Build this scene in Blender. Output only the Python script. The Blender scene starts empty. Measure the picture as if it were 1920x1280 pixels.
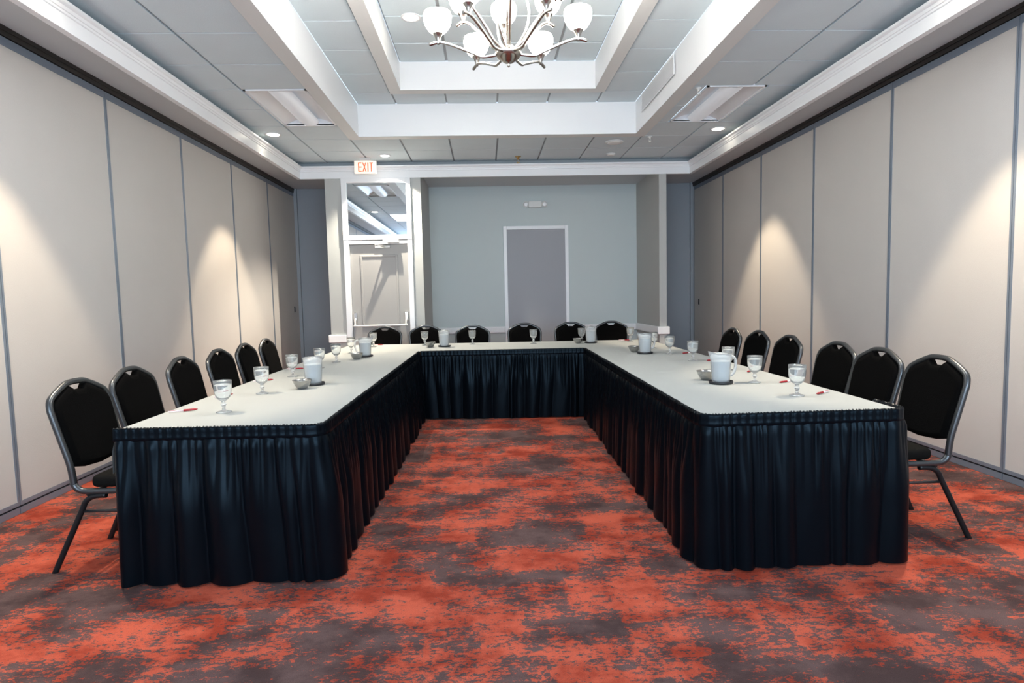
import bpy, bmesh, math, random
from mathutils import Vector, Matrix
random.seed(7)
sc = bpy.context.scene
C = bpy.context.collection
PI = math.pi

# ------------------------------------------------------------------ camera
F, YAW, PITCH, ROLL, H = 1135.94, .0431, -.0756, .0233, 1.365
def cam_vec(u, v, w):
    """image right u, image down v, depth w -> world direction"""
    c, s = math.cos(ROLL), math.sin(ROLL); u, v = c*u - s*v, s*u + c*v
    x, y, z = u, w, -v
    c, s = math.cos(PITCH), math.sin(PITCH); y, z = c*y - s*z, s*y + c*z
    c, s = math.cos(YAW), math.sin(YAW); x, y = c*x + s*y, -s*x + c*y
    return Vector((x, y, z))
cam_data = bpy.data.cameras.new('camera'); cam = bpy.data.objects.new('camera', cam_data); C.objects.link(cam)
ax, ay, az = cam_vec(1, 0, 0), cam_vec(0, -1, 0), cam_vec(0, 0, -1)
m = Matrix((ax, ay, az)).transposed().to_4x4(); m.translation = (0, 0, H)
cam.matrix_world = m
cam_data.sensor_fit = 'HORIZONTAL'; cam_data.sensor_width = 36
cam_data.lens = F/1920*36
cam_data.clip_start = .05; cam_data.clip_end = 100
sc.camera = cam
# ------------------------------------------------------------------ world, light, exposure
w = bpy.data.worlds.new('world'); sc.world = w; w.use_nodes = True
w.node_tree.nodes['Background'].inputs[0].default_value = (.75, .87, 1, 1)
w.node_tree.nodes['Background'].inputs[1].default_value = 1.0
sc.view_settings.view_transform = 'Standard'; sc.view_settings.look = 'None'
sc.view_settings.gamma = 1; sc.view_settings.exposure = 0.45
sc.view_settings.use_curve_mapping = False
COOL = (.66, .83, 1.0); WARM = (1.0, .82, .60)
def area(name, loc, rot, sx, sy, power, col, parent=None):
    l = bpy.data.lights.new(name, 'AREA'); l.shape = 'RECTANGLE'; l.size = sx; l.size_y = sy; l.energy = power; l.color = col
    o = bpy.data.objects.new(name, l); C.objects.link(o); o.location = loc; o.rotation_euler = rot; o.parent = parent
    return o
def spot(name, loc, power, col, angle, blend, radius=.05, parent=None):
    l = bpy.data.lights.new(name, 'SPOT'); l.energy = power; l.color = col; l.spot_size = math.radians(angle); l.spot_blend = blend; l.shadow_soft_size = radius
    o = bpy.data.objects.new(name, l); C.objects.link(o); o.location = loc; o.parent = parent
    return o
# added cool fill lights, set at two made-up windows behind the camera
YR = -2.6
WINDOW_FILL_POWER = 130
for wx in (-1.35, 1.75):
    area('window_daylight', (wx, YR+.06, 1.75), (PI/2, 0, 0), 2.5, 1.9, WINDOW_FILL_POWER, COOL)
DOWN_POWER = 230; DOOR_POWER = 330; TRAY_POWER = 45; TROFFER_FILL_POWER = 20; SHADE_EMIT = 25

# ------------------------------------------------------------------ helpers
def srgb(r, g, b):
    f = lambda c: (c/255/12.92) if c/255 <= .04045 else ((c/255+.055)/1.055)**2.4
    return (f(r), f(g), f(b), 1)
MATS = {}
def mat(name, col, rough=.5, metal=0, spec=.5, bump=None, var=None, **kw):
    m = bpy.data.materials.new(name); m.use_nodes = True; nt = m.node_tree; b = nt.nodes['Principled BSDF']
    b.inputs['Base Color'].default_value = col; b.inputs['Roughness'].default_value = rough
    b.inputs['Metallic'].default_value = metal; b.inputs['Specular IOR Level'].default_value = spec
    for k, v in kw.items(): b.inputs[k.replace('_', ' ')].default_value = v
    if bump or var:
        tc = nt.nodes.new('ShaderNodeTexCoord')
    if bump:
        sc_, st = bump
        n = nt.nodes.new('ShaderNodeTexNoise'); n.inputs['Scale'].default_value = sc_; n.inputs['Detail'].default_value = 3
        nt.links.new(tc.outputs['Object'], n.inputs['Vector'])
        bp = nt.nodes.new('ShaderNodeBump'); bp.inputs['Strength'].default_value = st; bp.inputs['Distance'].default_value = .004
        nt.links.new(n.outputs['Fac'], bp.inputs['Height']); nt.links.new(bp.outputs['Normal'], b.inputs['Normal'])
    if var:
        sc_, amt = var
        n = nt.nodes.new('ShaderNodeTexNoise'); n.inputs['Scale'].default_value = sc_; n.inputs['Detail'].default_value = 4
        nt.links.new(tc.outputs['Object'], n.inputs['Vector'])
        r = nt.nodes.new('ShaderNodeMapRange'); r.inputs[1].default_value = .3; r.inputs[2].default_value = .7
        r.inputs[3].default_value = 1-amt; r.inputs[4].default_value = 1+amt
        nt.links.new(n.outputs['Fac'], r.inputs[0])
        mx = nt.nodes.new('ShaderNodeVectorMath'); mx.operation = 'SCALE'; mx.inputs[0].default_value = col[:3]
        nt.links.new(r.outputs[0], mx.inputs['Scale']); nt.links.new(mx.outputs[0], b.inputs['Base Color'])
    MATS[name] = m
    return m
class MB:
    def __init__(s): s.v = []; s.f = []; s.sm = []
    def add(s, vs, fs, smooth=False):
        o = len(s.v); s.v += [tuple(v) for v in vs]; s.f += [tuple(i+o for i in f) for f in fs]; s.sm += [smooth]*len(fs); return s
    def box(s, x0, x1, y0, y1, z0, z1):
        vs = [(x, y, z) for z in (z0, z1) for y in (y0, y1) for x in (x0, x1)]
        return s.add(vs, [(0, 2, 3, 1), (4, 5, 7, 6), (0, 1, 5, 4), (1, 3, 7, 5), (3, 2, 6, 7), (2, 0, 4, 6)])
    def bbox(s, x0, x1, y0, y1, z0, z1, b=.004):
        bm = bmesh.new(); bmesh.ops.create_cube(bm, size=1)
        for v in bm.verts: v.co = Vector(((x0+x1)/2+v.co.x*(x1-x0), (y0+y1)/2+v.co.y*(y1-y0), (z0+z1)/2+v.co.z*(z1-z0)))
        bmesh.ops.bevel(bm, geom=bm.edges[:], offset=b, segments=2, affect='EDGES', profile=.5)
        bm.verts.index_update()
        s.add([v.co.copy() for v in bm.verts], [[v.index for v in f.verts] for f in bm.faces]); bm.free(); return s
    def lathe(s, prof, n=24, c=(0, 0, 0), wob=None):
        vs = []; fs = []
        for i, (r, z) in enumerate(prof):
            for k in range(n):
                a = 2*PI*k/n; rr = r*(wob(a, z) if wob else 1)
                vs.append((c[0]+rr*math.cos(a), c[1]+rr*math.sin(a), c[2]+z))
        for i in range(len(prof)-1):
            for k in range(n):
                k2 = (k+1) % n
                fs.append((i*n+k, i*n+k2, (i+1)*n+k2, (i+1)*n+k))
        s.add(vs, fs, True)
        for e in (0, len(prof)-1):
            if prof[e][0] > 1e-6 and prof[e][0] < .0021 or (prof[e][0] > 1e-6 and getattr(s, 'cap', False)):
                o = len(s.v)-len(vs); ring = [o+e*n+k for k in range(n)]
                s.f.append(tuple(ring if e else ring[::-1])); s.sm.append(False)
        return s
    def tube(s, pts, r, n=10, closed=False, flat=None, cap=True):
        """sweep a circle (or an ellipse: flat=(ru,rv,up)) along pts; r may be a list"""
        pts = [Vector(p) for p in pts]; N = len(pts); vs = []; fs = []
        prev = None
        for i, p in enumerate(pts):
            if closed: t = (pts[(i+1) % N]-pts[i-1])
            else: t = pts[min(i+1, N-1)]-pts[max(i-1, 0)]
            t.normalize()
            ref = prev if prev is not None else (Vector((0, 0, 1)) if abs(t.z) < .9 else Vector((1, 0, 0)))
            if flat: ref = Vector(flat[2])
            a = ref - t*ref.dot(t)
            if a.length < 1e-4: a = Vector((1, 0, 0)) - t*t.x
            a.normalize(); b = t.cross(a); prev = a
            ra, rb = (flat[0], flat[1]) if flat else ((r[i], r[i]) if isinstance(r, (list, tuple)) else (r, r))
            for k in range(n):
                an = 2*PI*k/n; vs.append(p + a*ra*math.cos(an) + b*rb*math.sin(an))
        for i in range(N if closed else N-1):
            j = (i+1) % N
            for k in range(n):
                k2 = (k+1) % n; fs.append((i*n+k, i*n+k2, j*n+k2, j*n+k))
        s.add(vs, fs, True)
        if not closed and cap:
            o = len(s.v)-len(vs); s.f += [tuple(o+k for k in range(n))[::-1], tuple(o+(N-1)*n+k for k in range(n))]; s.sm += [False, False]
        return s
    def prism(s, poly, z0, z1):
        n = len(poly); vs = [(x, y, z0) for x, y in poly]+[(x, y, z1) for x, y in poly]
        fs = [tuple(range(n))[::-1], tuple(range(n, 2*n))]+[(i, (i+1) % n, n+(i+1) % n, n+i) for i in range(n)]
        return s.add(vs, fs)
    def mesh(s, name):
        me = bpy.data.meshes.new(name); me.from_pydata(s.v, [], s.f); me.polygons.foreach_set('use_smooth', s.sm); me.update()
        bm = bmesh.new(); bm.from_mesh(me); bmesh.ops.recalc_face_normals(bm, faces=bm.faces); bm.to_mesh(me); bm.free()
        return me
    def build(s, name, m, parent=None, loc=None):
        me = s.mesh(name); me.materials.append(MATS[m] if isinstance(m, str) else m)
        return link(name, me, parent, loc)
def link(name, me, parent=None, loc=None):
    o = bpy.data.objects.new(name, me); C.objects.link(o); o.parent = parent
    if loc: o.location = loc
    return o
def tag(o, label, cat, group=None):
    o['label'] = label; o['category'] = cat
    if group: o['group'] = group
    return o
def struct(o, label=None):
    o['kind'] = 'structure'
    if label: o['label'] = label
    return o
def thing(name, label, cat, loc=(0, 0, 0), rz=0, group=None):
    o = bpy.data.objects.new(name, None); C.objects.link(o); o.location = loc; o.rotation_euler = (0, 0, rz); o.empty_display_size = .1
    return tag(o, label, cat, group)
def copy_tree(o, parent=None):
    c = o.copy(); C.objects.link(c); c.parent = parent
    for ch in list(o.children): copy_tree(ch, c)
    return c
def smooth_path(pts, n=6):
    """Catmull-Rom through pts"""
    P = [Vector(p) for p in pts]; out = []
    for i in range(len(P)-1):
        p0, p1, p2, p3 = P[max(i-1, 0)], P[i], P[i+1], P[min(i+2, len(P)-1)]
        for k in range(n):
            t = k/n
            out.append(.5*((2*p1)+(p2-p0)*t+(2*p0-5*p1+4*p2-p3)*t*t+(3*p1-p0-3*p2+p3)*t**3))
    out.append(P[-1]); return out

# ------------------------------------------------------------------ materials
mat('panel_fabric', srgb(191, 187, 182), .85, bump=(220, .25), var=(1.2, .02))
mat('panel_trim', srgb(128, 138, 150), .4, .3)
mat('dark_gap', srgb(30, 30, 33), .6)
mat('track', srgb(62, 58, 54), .35, .6)
mat('white_paint', srgb(240, 242, 244), .32)
mat('soffit_paint', srgb(203, 208, 210), .7)
mat('beam_trim', srgb(222, 224, 223), .55)
mat('tile', srgb(213, 226, 232), .9, bump=(160, .3), var=(3, .015))
mat('grid', srgb(158, 165, 169), .55)
mat('wall_blue', srgb(199, 209, 209), .75, bump=(60, .05))
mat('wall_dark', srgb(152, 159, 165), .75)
mat('column_paint', srgb(182, 184, 181), .7)
mat('door_grey', srgb(165, 163, 160), .5)
mat('door_blue', srgb(156, 158, 163), .5)
mat('mirror', (.78, .84, .88, 1), .015, 1.0)
mat('chrome', (.72, .72, .72, 1), .18, 1.0)
mat('nickel', (.42, .40, .37, 1), .22, 1.0)
mat('steel', (.45, .45, .44, 1), .16, 1.0)
mat('white_plastic', srgb(228, 228, 224), .4)
mat('brass', (.55, .40, .18, 1), .3, 1.0)
mat('black_plastic', srgb(26, 28, 33), .35)
mat('chair_frame', (.085, .09, .095, 1), .32, .8)
mat('chair_leg', (.015, .016, .018, 1), .4, .5)
mat('chair_fabric', (.0022, .0021, .0021, 1), .9, spec=.04, bump=(300, .3))
mat('seat_fabric', (.006, .0056, .005, 1), .85, spec=.08, bump=(300, .3))
mat('cloth', srgb(161, 164, 162), .85, bump=(9, .25), var=(2.0, .012))
mat('wood', srgb(120, 92, 66), .6, var=(8, .2))
mat('satin', (.0017, .0027, .0044, 1), .31, spec=.125, bump=(400, .12), Specular_Tint=(.55, .8, 1, 1))
mat('red_pen', srgb(150, 12, 30), .35)
mat('pen_white', srgb(226, 206, 208), .35)
mat('exit_face', srgb(246, 240, 228), .4, Emission_Color=(1, .80, .66, 1), Emission_Strength=.35)
mat('exit_red', srgb(215, 60, 25), .4, Emission_Color=(1, .12, .03, 1), Emission_Strength=.9)
mat('diffuser', (.85, .87, .9, 1), .4, Emission_Color=(.85, .92, 1, 1), Emission_Strength=.12)
mat('lens', (.9, .9, .9, 1), .2, spec=.6)
mat('lamp_glow', (1, .95, .85, 1), .5, Emission_Color=(1, .90, .72, 1), Emission_Strength=14)
mat('lamp_glow_white', (1, 1, 1, 1), .5, Emission_Color=(1, .97, .95, 1), Emission_Strength=10)
mat('shade_glass', (.95, .93, .9, 1), .35, Emission_Color=(1, .93, .84, 1), Emission_Strength=SHADE_EMIT)
mat('glass', (.97, .985, .98, 1), .03, Transmission_Weight=.9, IOR=1.36)
mat('pitcher_plastic', (.93, .95, .96, 1), .22, Transmission_Weight=.8, IOR=1.3)
mat('ice_water', (.62, .66, .68, 1), .45, Transmission_Weight=.3, IOR=1.3)
def carpet():
    m = bpy.data.materials.new('carpet'); m.use_nodes = True; nt = m.node_tree; b = nt.nodes['Principled BSDF']; L = nt.links.new
    b.inputs['Roughness'].default_value = .95; b.inputs['Specular IOR Level'].default_value = .1
    tc = nt.nodes.new('ShaderNodeTexCoord')
    def noise(scale, sx, sy, det, rough, off=0, lac=2.0):
        mp = nt.nodes.new('ShaderNodeMapping'); mp.inputs['Scale'].default_value = (sx, sy, 1); mp.inputs['Location'].default_value = (off, off*.7, 0)
        L(tc.outputs['Object'], mp.inputs['Vector'])
        n = nt.nodes.new('ShaderNodeTexNoise'); n.inputs['Scale'].default_value = scale; n.inputs['Detail'].default_value = det; n.inputs['Roughness'].default_value = rough; n.inputs['Lacunarity'].default_value = lac
        L(mp.outputs[0], n.inputs['Vector']); return n.outputs['Fac']
    def math_(op, a, c):
        n = nt.nodes.new('ShaderNodeMath'); n.operation = op
        for i, x in enumerate((a, c)):
            if isinstance(x, (int, float)): n.inputs[i].default_value = x
            else: L(x, n.inputs[i])
        return n.outputs[0]
    def ramp(fac, a, c):
        n = nt.nodes.new('ShaderNodeMapRange'); n.interpolation_type = 'SMOOTHSTEP'; n.inputs[1].default_value = a; n.inputs[2].default_value = c; L(fac, n.inputs[0]); return n.outputs[0]
    big = noise(1.5, .9, 1.3, 4, .6, 3.1)
    horiz = noise(2.2, .55, 2.6, 4, .6, 11.0)
    vert = noise(2.2, 2.6, .6, 3, .6, 7.0)
    fine = noise(24, .75, 1.5, 7, .8, 1.0)
    speck = noise(75, .8, 1.3, 3, .7, 9.0)
    # woven, squarish patches: noise sampled on a jittered grid
    jit = nt.nodes.new('ShaderNodeTexNoise'); jit.inputs['Scale'].default_value = 30; jit.inputs['Detail'].default_value = 4; L(tc.outputs['Object'], jit.inputs['Vector'])
    js = nt.nodes.new('ShaderNodeVectorMath'); js.operation = 'SCALE'; js.inputs['Scale'].default_value = .16; L(jit.outputs['Color'], js.inputs[0])
    ja = nt.nodes.new('ShaderNodeVectorMath'); ja.operation = 'ADD'; L(tc.outputs['Object'], ja.inputs[0]); L(js.outputs[0], ja.inputs[1])
    sn = nt.nodes.new('ShaderNodeVectorMath'); sn.operation = 'SNAP'; sn.inputs[1].default_value = (.21, .10, 1); L(ja.outputs[0], sn.inputs[0])
    sq = nt.nodes.new('ShaderNodeTexNoise'); sq.inputs['Scale'].default_value = 2.3; sq.inputs['Detail'].default_value = 3; L(sn.outputs[0], sq.inputs['Vector'])
    square = sq.outputs['Fac']
    mask = math_('ADD', math_('ADD', math_('MULTIPLY', big, .75), math_('MULTIPLY', horiz, .62)), math_('ADD', math_('MULTIPLY', vert, .38), math_('ADD', math_('ADD', math_('MULTIPLY', fine, 1.2), math_('MULTIPLY', speck, .55)), math_('MULTIPLY', square, .75))))
    k = ramp(mask, 2.10, 2.125)
    # red pile with tonal drift
    tone = noise(3.2, 1, 1.2, 5, .65, 20.0)
    mix1 = nt.nodes.new('ShaderNodeMix'); mix1.data_type = 'RGBA'; mix1.inputs[6].default_value = srgb(140, 54, 38); mix1.inputs[7].default_value = srgb(190, 90, 68)
    L(ramp(tone, .36, .62), mix1.inputs[0])
    mixd = nt.nodes.new('ShaderNodeMix'); mixd.data_type = 'RGBA'; mixd.inputs[6].default_value = srgb(70, 54, 53); mixd.inputs[7].default_value = srgb(98, 78, 76)
    L(ramp(tone, .36, .64), mixd.inputs[0])
    mix2 = nt.nodes.new('ShaderNodeMix'); mix2.data_type = 'RGBA'; L(k, mix2.inputs[0]); L(mix1.outputs[2], mix2.inputs[6]); L(mixd.outputs[2], mix2.inputs[7])
    tuft = noise(330, 1, 1, 2, .5, 5.0)
    sc_ = nt.nodes.new('ShaderNodeMapRange'); sc_.inputs[1].default_value = .3; sc_.inputs[2].default_value = .7; sc_.inputs[3].default_value = .78; sc_.inputs[4].default_value = 1.2; L(tuft, sc_.inputs[0])
    vm = nt.nodes.new('ShaderNodeVectorMath'); vm.operation = 'SCALE'; L(mix2.outputs[2], vm.inputs[0]); L(sc_.outputs[0], vm.inputs['Scale'])
    L(vm.outputs[0], b.inputs['Base Color'])
    bp = nt.nodes.new('ShaderNodeBump'); bp.inputs['Strength'].default_value = .5; bp.inputs['Distance'].default_value = .006
    L(math_('ADD', tuft, math_('MULTIPLY', k, -.3)), bp.inputs['Height']); L(bp.outputs[0], b.inputs['Normal'])
    MATS['carpet'] = m
carpet()

# ------------------------------------------------------------------ the setting
XL, XR, YB = -3.106, 3.579, 10.33
ZS, ZC, Z1, Z2 = 3.20, 3.343, 3.71, 4.0
XCL, XCR, YC, ZCB, ZCT = -2.60, 3.065, 8.97, 3.10, 3.27      # crown faces
T = .6096
X0, Y0 = .2159, 4.7014
fl = MB().box(XL-.2, XR+.2, YR, YB+.15, -.05, 0).build('floor', 'carpet'); struct(fl, 'red and brown mottled carpet')

# folding partition walls: one panel every PW
PW = 1.2511
def partition(name, side, x, ys, label):
    s = side                                     # +1: room lies towards +x
    back = MB().box(min(x-s*.14, x-s*.09), max(x-s*.14, x-s*.09), YR, YB+.12, 0, ZC).build(name, 'dark_gap'); struct(back, label)
    meshes = None
    for y in ys:
        y1 = y+PW; ya = max(y, YR)
        if y1 > YB: y1 = YB-.005
        fab = MB().box(*sorted((x, x-s*.08)), ya+.016, y1-.016, .085, 3.072)
        p = fab.build('wall_panel', 'panel_fabric', back)
        for yy in (ya+.002, y1-.018):
            MB().box(*sorted((x+s*.004, x-s*.06)), yy, yy+.0155, .085, 3.072).build('edge_trim', 'panel_trim', p)
        MB().box(*sorted((x+s*.003, x-s*.06)), ya+.002, y1-.002, 3.0725, 3.13).build('top_trim', 'panel_trim', p)
        MB().box(*sorted((x+s*.004, x-s*.06)), ya+.002, y1-.002, .058, .0845).build('bottom_trim', 'panel_trim', p)
        MB().box(*sorted((x-s*.006, x-s*.06)), ya+.002, y1-.002, .045, .058).build('bottom_gap', 'dark_gap', p)
        MB().box(*sorted((x+s*.002, x-s*.06)), ya+.004, y1-.004, .002, .045).build('floor_seal', 'panel_trim', p)
    return back
ysL = [4.0547+PW*k for k in range(-6, 5)]; ysR = [3.9926+PW*k for k in range(-6, 6)]
ysL[-1] = ysL[-1]
wl = partition('wall_left', 1, XL, ysL, 'grey fabric folding partition wall on the left')
wr = partition('wall_right', -1, XR, [y for y in ysR if y < 9.5], 'grey fabric folding partition wall on the right')
# recessed pulls at the last panels
for (par, x, y, z, s) in ((wl, XL, 10.04, 1.22, 1), (wr, XR, 10.0, 1.19, -1)):
    b = MB(); b.tube([(x-s*.002, y, z-.04), (x+s*.006, y, z-.04), (x+s*.006, y, z+.04), (x-s*.002, y, z+.04)], .012, 8)
    b.build('panel_pull', 'black_plastic', par)
# end jambs
for par, x, s in ((wl, XL, 1), (wr, XR, -1)):
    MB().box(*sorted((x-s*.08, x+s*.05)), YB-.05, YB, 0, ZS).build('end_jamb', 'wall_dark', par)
# ceiling track above the panels
for k, (x, s) in enumerate(((XL, 1), (XR, -1))):
    b = MB(); b.box(*sorted((x-s*.10, x+s*.02)), YR, YB-.002, 3.17, 3.199); b.box(*sorted((x-s*.02, x+s*.012)), YR, YB-.002, 3.135, 3.17)
    struct(b.build('trim_%d' % (k+1), 'track'), 'dark metal ceiling track above the folding panels')
# unseen rear wall; its two windows are made up to carry the cool fill
b = MB(); xs = [XL-.2, -2.6, -.1, .5, 3.0, XR+.2]
for i in range(5):
    if i in (1, 3): b.box(xs[i], xs[i+1], YR-.1, YR, 0, .8); b.box(xs[i], xs[i+1], YR-.1, YR, 2.7, ZC)
    else: b.box(xs[i], xs[i+1], YR-.1, YR, 0, ZC)
struct(b.build('wall_rear', 'wall_blue'), 'rear wall with two windows')
for k, (a, c) in enumerate(((-2.6, -.1), (.5, 3.0))):
    b = MB(); b.box(a, c, YR-.05, YR+.02, .8, .86); b.box(a, c, YR-.05, YR+.02, 2.64, 2.7)
    for x in (a, (a+c)/2-.03, c-.06): b.box(x, x+.06, YR-.05, YR+.02, .86, 2.64)
    struct(b.build('window_%d' % (k+1), 'white_paint'), 'white window frame in the rear wall')

# back walls, columns
wb = struct(MB().box(XL-.2, XR+.2, YB, YB+.12, 0, ZC).build('wall_back', 'wall_blue'), 'blue grey back wall of the recess')
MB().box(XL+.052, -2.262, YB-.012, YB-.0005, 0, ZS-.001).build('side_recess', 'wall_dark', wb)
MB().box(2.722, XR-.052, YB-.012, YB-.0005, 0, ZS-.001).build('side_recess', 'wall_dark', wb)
DX0, DX1, DZ = -1.945, -1.105, 2.155           # exit doorway
CL0, CL1, YD = -2.262, -.888, YC+.015
b = MB()
b.box(CL0, -2.03, YD, YB, 0, ZS); b.box(-1.03, CL1, YD, YB, 0, ZS); b.box(-2.03, -1.03, YD+.16, YB, 0, ZS); b.box(-2.03, -1.03, YD, YD+.16, 3.085, ZS)
wcl = struct(b.build('wall_column_left', 'column_paint'), 'grey pier around the exit door')
wcr = struct(MB().box(2.612, 2.722, YD, YB, 0, ZS).build('wall_column_right', 'column_paint'), 'narrow grey pier on the right of the recess')
# chair rails
def rail(name, boxes, k):
    b = MB()
    for bx in boxes: b.bbox(*bx, .012)
    return struct(b.build(name, 'white_paint'), 'white chair rail')
rail('trim_3', [(CL1+.03, .338, YB-.04, YB+.01, .735, .845)], 3)
rail('trim_4', [(1.445, 2.60, YB-.04, YB+.01, .735, .845)], 4)
rail('trim_5', [(CL0-.035, -2.035, YD-.035, YD+.02, .735, .85), (CL0-.035, CL0+.01, YD, YB-.02, .735, .85)], 5)
rail('trim_6', [(2.575, 2.76, YD-.035, YD+.02, .735, .85), (2.575, 2.615, YD, YB-.045, .735, .85), (2.718, 2.76, YD, YB-.02, .735, .85)], 6)
# door 2: plain flush door in the recess
d2 = struct(bpy.data.objects.new('door_2', None), 'plain grey flush door with white casing in the back wall'); C.objects.link(d2); d2.location = (.89, YB, 0)
dw = .552; dh = 2.53
for n, bx in (('casing', (-dw, -dw+.06, -.03, .0, 0, dh)), ('casing', (dw-.06, dw, -.03, .0, 0, dh)), ('casing', (-dw+.06, dw-.06, -.03, .0, dh-.06, dh))):
    MB().bbox(*bx, .006).build(n, 'white_paint', d2)
MB().box(-dw+.0605, dw-.0605, -.012, .0, .005, dh-.0605).build('door_leaf', 'door_blue', d2)
# door 1: exit door with transom
d1 = struct(bpy.data.objects.new('door_1', None), 'grey panelled exit door with push bar under a transom mirror'); C.objects.link(d1); d1.location = (0, YD, 0)
FX0, FX1 = -2.028, -1.032
for n, bx in (('casing', (FX0, DX0, -.03, .10, 0, 2.26)), ('casing', (DX1, FX1, -.03, .10, 0, 2.26)), ('casing', (DX0, DX1, -.03, .10, DZ, 2.205)),
              ('transom_frame', (FX0, -1.955, -.035, .05, 2.215, 3.098)), ('transom_frame', (-1.10, FX1, -.035, .05, 2.215, 3.098)),
              ('transom_frame', (-1.955, -1.10, -.035, .05, 2.215, 2.285)), ('transom_frame', (-1.955, -1.10, -.035, .05, 3.035, 3.098))):
    MB().bbox(*bx, .006).build(n, 'white_paint', d1)
MB().box(-1.956, -1.099, .0, .012, 2.284, 3.036).build('transom_pane', 'mirror', d1)
leaf = MB().box(DX0+.004, DX1-.004, .010, .050, .008, DZ-.004).build('door_leaf', 'door_grey', d1)
for (x0, x1, z0, z1) in ((-1.80, -1.255, .95, 2.0), (-1.80, -1.255, .16, .80)):
    b = MB(); t_ = .03
    b.bbox(x0, x0+t_, -.003, .013, z0, z1, .006); b.bbox(x1-t_, x1, -.003, .013, z0, z1, .006); b.bbox(x0+t_, x1-t_, -.003, .013, z0, z0+t_, .006); b.bbox(x0+t_, x1-t_, -.003, .013, z1-t_, z1, .006)
    b.build('panel_moulding', 'door_grey', leaf)
pb = MB().bbox(DX0+.02, DX0+.075, -.035, .010, 1.03, 1.17, .01).build('push_bar', 'chrome', d1)
MB().bbox(DX1-.075, DX1-.02, -.035, .010, 1.03, 1.17, .01).build('bracket', 'chrome', pb)
MB().tube(smooth_path([(DX0+.05, -.025, 1.08), (DX0+.05, -.07, 1.05), (DX0+.055, -.085, .99), (DX0+.09, -.09, .975), (DX1-.09, -.09, .975), (DX1-.055, -.085, .99), (DX1-.05, -.07, 1.05), (DX1-.05, -.025, 1.08)], 5), .014, 10).build('bar', 'white_plastic', pb)
dc = MB().bbox(-1.45, -1.22, -.10, -.03, 2.165, 2.225, .008).build('door_closer', 'white_plastic', d1)
MB().tube([(-1.36, -.075, 2.16), (-1.553, -.165, 2.13)], .013, 8).build('closer_arm', 'white_plastic', dc)
MB().tube([(-1.553, -.165, 2.122), (-1.43, -.012, 2.115)], .009, 8).build('closer_arm', 'white_plastic', dc)
MB().bbox(-1.58, -1.36, -.02, .010, 2.10, 2.135, .006).build('closer_shoe', 'white_plastic', dc)

# soffits (flat, above and behind the crown)
sof = MB()
sof.box(XL-.15, XCL-.03, YR, YB, ZS, ZS+.02); sof.box(XCR+.03, XR+.15, YR, YB, ZS, ZS+.02); sof.box(XCL-.03, XCR+.03, YC+.03, YB, ZS, ZS+.02)
sof = struct(sof.build('ceiling_soffit', 'soffit_paint'), 'painted soffit around the tiled ceiling')
# crown moulding: stepped fascia on three sides
prof = [(0, ZCB), (0, 3.195), (-.008, 3.20), (-.010, 3.215), (-.016, 3.218), (-.022, 3.238), (-.034, 3.246), (-.040, 3.252), (-.040, ZCT), (.05, ZCT), (.05, ZCB)]
def crown():
    pts = [((XCL, 1), YR), (None, None)]
    b = MB(); rings = []
    for (px, py, nx, ny) in ((XCL, YR, -1, 0), (XCL, YC, -1, 1), (XCR, YC, 1, 1), (XCR, YR, 1, 0)):
        rings.append([(px+o*nx, py+o*ny, z) for o, z in prof])
    n = len(prof); vs = [v for r in rings for v in r]; fs = []
    for i in range(3):
        for k in range(n): fs.append((i*n+k, i*n+(k+1) % n, (i+1)*n+(k+1) % n, (i+1)*n+k))
    return b.add(vs, fs)
struct(crown().build('trim_7', 'white_paint'), 'white stepped crown moulding running round the ceiling')
# tray frames
def tray(name, x0, x1, y0, y1, z0, z1, wd, label):
    b = MB(); zb = z0-.018
    o = [(x0-wd, y0-wd), (x1+wd, y0-wd), (x1+wd, y1+wd), (x0-wd, y1+wd)]; i = [(x0, y0), (x1, y0), (x1, y1), (x0, y1)]
    vs = [(x, y, zb) for x, y in o]+[(x, y, zb) for x, y in i]+[(x, y, z1+.01) for x, y in i]+[(x, y, z0+.02) for x, y in o]
    fs = []
    for k in range(4):
        j = (k+1) % 4
        fs += [(k, j, 4+j, 4+k), (12+k, 12+j, j, k)]
    tr = struct(b.add(vs, fs).build(name, 'beam_trim'), label)
    t_ = .012
    f = MB(); f.box(x0-t_, x0+.0005, y0, y1, zb+.002, z1); f.box(x1-.0005, x1+t_, y0, y1, zb+.002, z1); f.box(x0, x1, y0-t_, y0, zb+.002, z1); f.box(x0, x1, y1-.0005, y1+t_, zb+.002, z1)
    f.build('tray_face', 'white_paint', tr)
    return tr
TY0 = Y0-6*T
tr1 = tray('trim_8', -1.476, 1.922, TY0+.14, 7.585, ZC, Z1, .138, 'white lower tray ceiling frame')
tr2 = tray('trim_9', -.885, 1.322, 1.85, 7.045, Z1, Z2, .13, 'white upper tray ceiling frame')
A1 = (-1.614, 2.060, TY0, 7.723); I1 = (-1.476, 1.922, TY0+.14, 7.585)
A2 = (-1.015, 1.452, 1.72, 7.175); I2 = (-.885, 1.322, 1.85, 7.045)
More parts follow.
